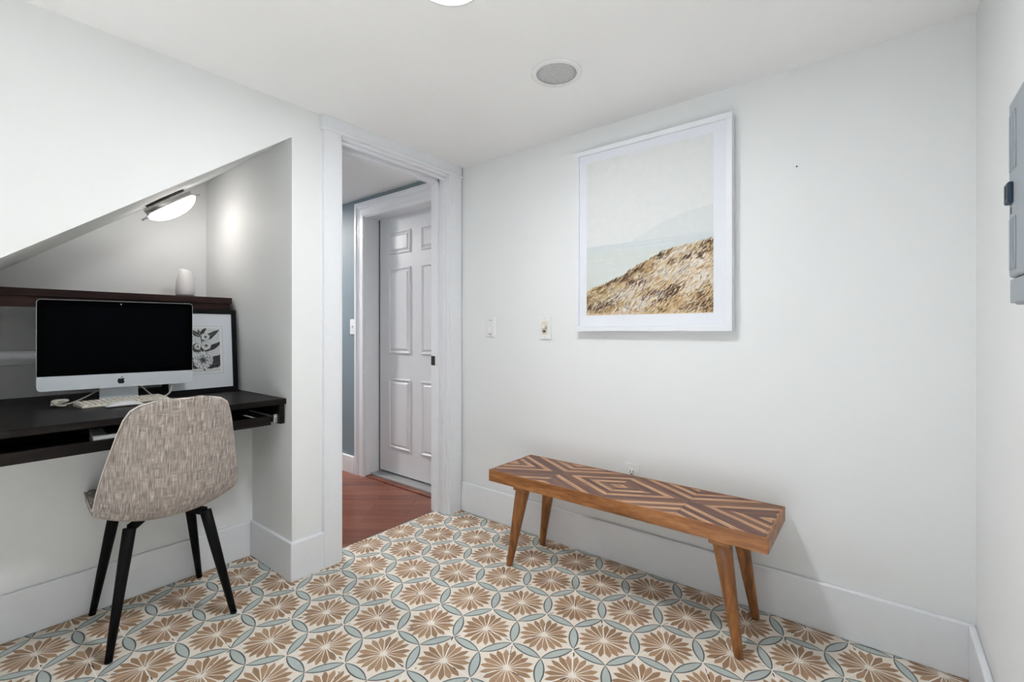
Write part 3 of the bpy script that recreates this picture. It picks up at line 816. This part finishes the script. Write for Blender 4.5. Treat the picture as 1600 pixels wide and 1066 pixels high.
# ---------------------------------------------------------------- all-in-one computer
yaw = math.radians(-9.4)     # local +x faces the room
t = empty('desktop_computer', (-2.440, .4985, .768), yaw, 'black-screened aluminium all-in-one computer standing on the desk', 'computer')
hw, sz0, sz1, chin = .2438, .0595, .410, .056
def rrect(y0, y1, z0, z1, r, n=6):
    pts = []
    for cy, cz, a0 in ((y1-r, z1-r, 0), (y0+r, z1-r, 90), (y0+r, z0+r, 180), (y1-r, z0+r, 270)):
        for i in range(n+1):
            a = math.radians(a0+90*i/n); pts.append((cy+r*math.cos(a), cz+r*math.sin(a)))
    return pts
mb = MB(); mb.prism(rrect(-hw, hw, sz0, sz1, .013), 'x', -.006, 0)
rs = []
for x, k in ((-.006, 1.0), (-.012, .97), (-.022, .8), (-.032, .5), (-.036, .2)):
    zc = (sz0+sz1)/2
    rs.append([mb.bm.verts.new((x, y*k, zc+(z-zc)*k)) for y, z in rrect(-hw, hw, sz0, sz1, .013)])
for A_, B_ in zip(rs, rs[1:]):
    n = len(A_)
    for i in range(n): mb.bm.faces.new([A_[i], A_[(i+1) % n], B_[(i+1) % n], B_[i]])
mb.bm.faces.new(rs[-1])
mb.build('housing', M['alu'], t)
pts = [p for p in rrect(-hw+.0012, hw-.0012, sz0+chin, sz1-.0012, .012) if p[1] > sz0+chin+.013]
pts = [(hw-.0012, sz0+chin)] + pts + [(-hw+.0012, sz0+chin)]
mb = MB(); mb.prism(pts, 'x', -.001, .0016); gl = mb.build('screen_glass', M['screen_rim'], t); gl['label'] = 'glossy black screen'
mb = MB(); mb.box(.0015, .0019, -hw+.026, hw-.026, sz0+chin+.022, sz1-.024); mb.build('display', M['screen'], gl)
mb = MB(); mb.lathe([(0, 0), (.0022, 0), (.0018, .0006), (0, .0006)], 12, Matrix.Translation((.0016, 0, sz1-.012)) @ Matrix.Rotation(PI/2, 4, 'Y')); mb.build('camera_lens', M['chrome'], gl)
logo = [(0, .28), (.08, .31), (.2, .36), (.32, .34), (.42, .26), (.35, .17), (.32, .06), (.34, -.05), (.40, -.13), (.45, -.17), (.40, -.29), (.32, -.41), (.24, -.49), (.14, -.50), (.06, -.465), (0, -.455), (-.07, -.47), (-.14, -.50), (-.24, -.47), (-.34, -.36), (-.41, -.22), (-.44, -.06), (-.43, .09), (-.38, .22), (-.28, .32), (-.16, .355), (-.07, .32)]
leaf = [(.0, .39), (.01, .49), (.07, .59), (.18, .66), (.19, .56), (.13, .46), (.05, .40)]
mb = MB(); S_ = .026
mb.prism([(y*S_, sz0+chin*.48+z*S_) for y, z in logo], 'x', .0, .0006); mb.prism([(y*S_, sz0+chin*.48+z*S_) for y, z in leaf], 'x', .0, .0006)
mb.build('emblem', M['ink'], t)
mb = MB()
mb.prism([(-.115, .0008), (-.020, .0008), (-.018, .004), (-.024, .0065), (-.11, .0065)], 'y', -.066, .058)
mb.prism([(-.075, .002), (-.040, .004), (-.052, .02), (-.046, .10), (-.034, .17), (-.050, .17), (-.062, .10)], 'y', -.066, .058)
mb.build('stand', M['alu'], t)
def smooth(pts, n=6):
    P = [Vector(p) for p in pts]; out = []
    for i in range(len(P)-1):
        p0, p1, p2, p3 = P[max(i-1, 0)], P[i], P[i+1], P[min(i+2, len(P)-1)]
        for k in range(n):
            s = k/n
            out.append(.5*((2*p1)+(p2-p0)*s+(2*p0-5*p1+4*p2-p3)*s*s+(3*p1-p0-3*p2+p3)*s**3))
    return out+[P[-1]]
def cable(name, pts, r, mat, parent=None):
    return MB().tube(smooth(pts), r, 8).build(name, mat, parent)
cable('power_cable', [(-.06, .03, .10), (-.075, .07, .05), (-.04, .110, .008), (-.022, .145, .006), (-.018, .168, .03), (-.026, .165, .068), (-.036, .13, .085), (-.06, .09, .10)], .0032, M['old_white'], t)

# keyboard, its cable bundle and the mouse
t = empty('keyboard', (-2.384, .495, .7682), math.radians(6), 'aged white keyboard lying in front of the computer stand', 'keyboard')
mb = MB(); mb.prism([(-.052, .0), (.052, .0), (.054, .005), (.050, .008), (-.048, .014), (-.054, .011)], 'y', -.140, .140, bev=.0015)
mb.build('case', M['old_white'], t)
kp = .0182
for r_ in range(5):
    for k in range(15):
        if r_ == 4 and 4 <= k <= 8: continue
        x = -.040+.0196*r_; y = -.1275+kp*k
        z = .0142-(x+.048)*.0575
        MB().box(x-.0082, x+.0082, y-.0078, y+.0078, z-.004, z+.0045, .0018).build('key', M['old_white'], t)
z = .0142-(.0384+.048)*.0575
MB().box(.0302, .0466, -.1275+kp*4-.0078, -.1275+kp*8+.0078, z-.004, z+.0045, .0018).build('space_bar', M['old_white'], t)
t = empty('mouse', (-2.291, .478, .7682), math.radians(0), 'slim white arched mouse lying in front of the keyboard', 'mouse')
mb = MB(); b = bmesh.new(); rows = []
for i in range(13):
    y = -.057+.114*i/12; q = 1-(y/.057)**2
    top = .0035+.0165*q**.8; w = .022+.008*q**.5
    rows.append([b.verts.new((w*math.cos(a), y, max(.0030, .003+(top-.003)*math.sin(a)**.7 if 0 < a < PI else .003))) for a in [PI*k/10 for k in range(11)]])
for A_, B_ in zip(rows, rows[1:]):
    for k in range(10):
        f = b.faces.new([A_[k], A_[k+1], B_[k+1], B_[k]]); f.smooth = True
    b.faces.new([A_[0], B_[0], B_[-1], A_[-1]])
b.faces.new(rows[0]); b.faces.new(rows[-1]); mb.merge(b)
mb.build('shell', M['white_plastic'], t)
MB().box(-.021, .021, -.050, .050, .0, .0034, .001).build('base', M['dark_slot'], t)
t = empty('coiled_cable', (-2.44, .322, .7685), 0, 'bundled white cable at the left end of the keyboard', 'cable')
pts = []
for i in range(70):
    a = i*.62; r = .016+.006*math.sin(i*.9)
    pts.append((.022*math.cos(a*.37+1)*.8+r*math.cos(a)*.7, -.006+r*math.sin(a)*1.0, .006+.010*(1+math.sin(a*.53))))
MB().tube(smooth(pts, 3), .0026, 6).build('coil', M['old_white'], t)
MB().tube(smooth([(-.012, .0, .006), (-.04, .03, .006), (-.085, .08, .02), (-.11, .13, .045)]), .003, 8).build('cable_tail', M['old_white'], t)
MB().tube([(.0, -.03, .012), (.004, -.012, .012)], .006, 8, square=True).build('plug', M['old_white'], t)

# ---------------------------------------------------------------- small botanical print leaning on the shelf
PWd, PHt, fw = .305, .392, .021
t = empty('framed_picture', (-2.462, .647, .7685), 0, 'small black framed black-and-white botanical print leaning behind the computer', 'framed picture')
# local: y along the picture, z up, +x towards the room; leaned back slightly
t.rotation_euler = (0, math.radians(-4.5), 0)
mb = MB()
for y0_, y1_, z0_, z1_ in ((0, PWd, 0, fw), (0, PWd, PHt-fw, PHt), (0, fw, fw, PHt-fw), (PWd-fw, PWd, fw, PHt-fw)):
    mb.box(-.018, 0, y0_, y1_, z0_, z1_, .0012)
mb.box(-.017, -.012, .004, PWd-.004, .004, PHt-.004)
mb.build('frame', M['black_frame'], t)
mb = MB(); mb.box(-.012, -.007, fw-.002, PWd-fw+.002, fw-.002, PHt-fw+.002); mb.build('mat_board', M['mat'], t)
ay0, ay1, az0, az1 = .070, .244, .088, .312
AWd, AHt = ay1-ay0-.022, az1-az0-.02
mb = MB()
SHU = .06
def B(u, v, k): return (-.0069+.00012*k, ay0+.009+AWd*u, az0+.01+AHt*v)
mb.poly([(-.0069, ay0, az0), (-.0069, ay1, az0), (-.0069, ay1, az1), (-.0069, ay0, az1)], 0)
for e in range(4):
    y0_, y1_, z0_, z1_ = ((ay0, ay1, az0, az0+.001), (ay0, ay1, az1-.001, az1), (ay0, ay0+.001, az0, az1), (ay1-.001, ay1, az0, az1))[e]
    mb.poly([(-.0068, y0_, z0_), (-.0068, y1_, z0_), (-.0068, y1_, z1_), (-.0068, y0_, z1_)], 2)
mb.poly([B(0, 0, 1), B(1, 0, 1), B(1, 1, 1), B(0, 1, 1)], 3)
def leafp(u, v, ang, L, w, k, mi, vein=True):
    u += SHU
    ca_, sa_ = math.cos(ang), math.sin(ang); ar = AWd/AHt
    n = 8; up = [(L*i/n, w*math.sin(PI*(i/n)**.8)*(1+.12*math.sin(i*2.3))) for i in range(n+1)]
    pts = up+[(x, -y) for x, y in reversed(up[1:-1])]
    q = [(u+(x*ca_-y*sa_)/ar, v+x*sa_+y*ca_) for x, y in pts]
    q = [(min(1, max(0, a_)), min(1, max(0, b_))) for a_, b_ in q]
    mb.poly([B(a_, b_, k) for a_, b_ in reversed(q)], mi)
    if vein:
        q = [(u+(x*ca_-y*sa_)/ar, v+x*sa_+y*ca_) for x, y in ((L*.08, -.004), (L*.9, 0), (L*.08, .004))]
        if all(0 <= a_ <= 1 and 0 <= b_ <= 1 for a_, b_ in q): mb.poly([B(a_, b_, k+1) for a_, b_ in q], 3)
R_ = math.radians
for i in range(90):
    u, v = rnd.random(), rnd.random(); a_ = R_(rnd.gauss(35, 20)); L = rnd.uniform(.02, .05)
    leafp(min(.94, u), min(.94, v), a_, L, .0022, 2, 2, False)
# stem
q = [(.545, .02), (.575, .02), (.545, .5), (.468, .93), (.452, .93), (.515, .5)]
for args in ((.50, .32, R_(2), .55, .085, 4, 1), (.52, .09, R_(30), .62, .13, 4, 1), (.50, .44, R_(142), .42, .095, 4, 1), (.50, .13, R_(168), .45, .09, 4, 1), (.50, .46, R_(30), .50, .055, 4, 1), (.44, .70, R_(36), .46, .065, 4, 1),
             (.41, .80, R_(140), .27, .05, 4, 1), (.40, .86, R_(108), .13, .025, 4, 1), (.40, .85, R_(52), .24, .035, 4, 1), (.52, .12, R_(15), .35, .05, 4, 1), (.40, .30, R_(190), .35, .06, 4, 1), (.33, .10, R_(10), .22, .035, 4, 1)):
    if args[2] != R_(2): leafp(*args)
mb.poly([B(a_, b_, 6) for a_, b_ in q], 1); 
def disc(u, v, r, k, mi, n=14):
    u += SHU
    ar = AWd/AHt
    mb.poly([B(min(1, max(0, u+r*math.cos(-2*PI*i/n)/ar)), v+r*math.sin(-2*PI*i/n), k) for i in range(n)], mi)
def bloom(u, v, r, n, k):
    ar = AWd/AHt
    disc(u, v, r, k, 0, 20)
    for i in range(n):
        a_ = 2*PI*i/n+rnd.uniform(-.1, .1); L = r*rnd.uniform(.75, 1.05); w = .006
        c_, s_ = math.cos(a_), math.sin(a_); uu = u+SHU
        pts = [(uu+(w*-s_)/ar, v+w*c_), (uu-(w*-s_)/ar, v-w*c_), (uu+L*c_/ar, v+L*s_)]
        if all(0 <= p[0] <= 1 and 0 <= p[1] <= 1 for p in pts): mb.poly([B(*p, k+1) for p in pts], 1)
        e = (u+L*c_/ar, v+L*s_)
        if .02 < e[0] < .98 and .02 < e[1] < .98: disc(e[0], e[1], .011, k+2, 1, 8)
    disc(u, v, r*.18, k+3, 1, 10)
bloom(.47, .27, .20, 34, 8); bloom(.16, .72, .10, 12, 8); bloom(.55, .80, .085, 12, 8); bloom(.56, .60, .10, 14, 8); bloom(.33, .58, .07, 10, 8)
for i in range(120):
    a_ = rnd.uniform(0, 2*PI); r = .19*math.sqrt(rnd.random()); disc(.47+r*math.cos(a_)/(AWd/AHt), .27+r*math.sin(a_), rnd.uniform(.005, .011), 11, rnd.choice((1, 2)), 7)
mb.build('botanical_print', [M['paper'], M['ink'], M['ink_grey'], M['art_paper']], t)
mb = MB(); mb.box(-.0036, -.0022, fw-.003, PWd-fw+.003, fw-.003, PHt-fw+.003); mb.build('glass', M['glass'], t)

# ---------------------------------------------------------------- world, camera, view
w = bpy.data.worlds.new('World'); SC.world = w; w.use_nodes = True
bg = w.node_tree.nodes['Background']; bg.inputs['Color'].default_value = (0.82, 0.91, 1.0, 1); bg.inputs['Strength'].default_value = 0.4
sun = bpy.data.lights.new('sun', 'SUN'); sun.energy = 250.0; sun.angle = 0.01; sun.color = (0.78, 0.885, 1.0)  # sent through the added window; its bounce off the floor lifts the ceiling
so_ = bpy.data.objects.new('sun', sun); COL.objects.link(so_); so_.rotation_euler = (math.radians(55), 0, math.radians(-0.5))
cam = bpy.data.cameras.new('camera'); co = bpy.data.objects.new('camera', cam); COL.objects.link(co)
co.location = (0, 0, 1.06); co.rotation_euler = (PI/2, 0, math.radians(38.372))
cam.sensor_width = 36.0; cam.sensor_fit = 'HORIZONTAL'; cam.lens = 725.75/1600*36.0
cam.shift_y = -(533-516.23)/1600
cam.clip_start = 0.02
SC.camera = co
vs = SC.view_settings
vs.view_transform = 'Standard'; vs.look = 'None'; vs.gamma = 1.0; vs.use_curve_mapping = False; vs.exposure = -2.17
SC.cycles.sample_clamp_indirect = 0.0
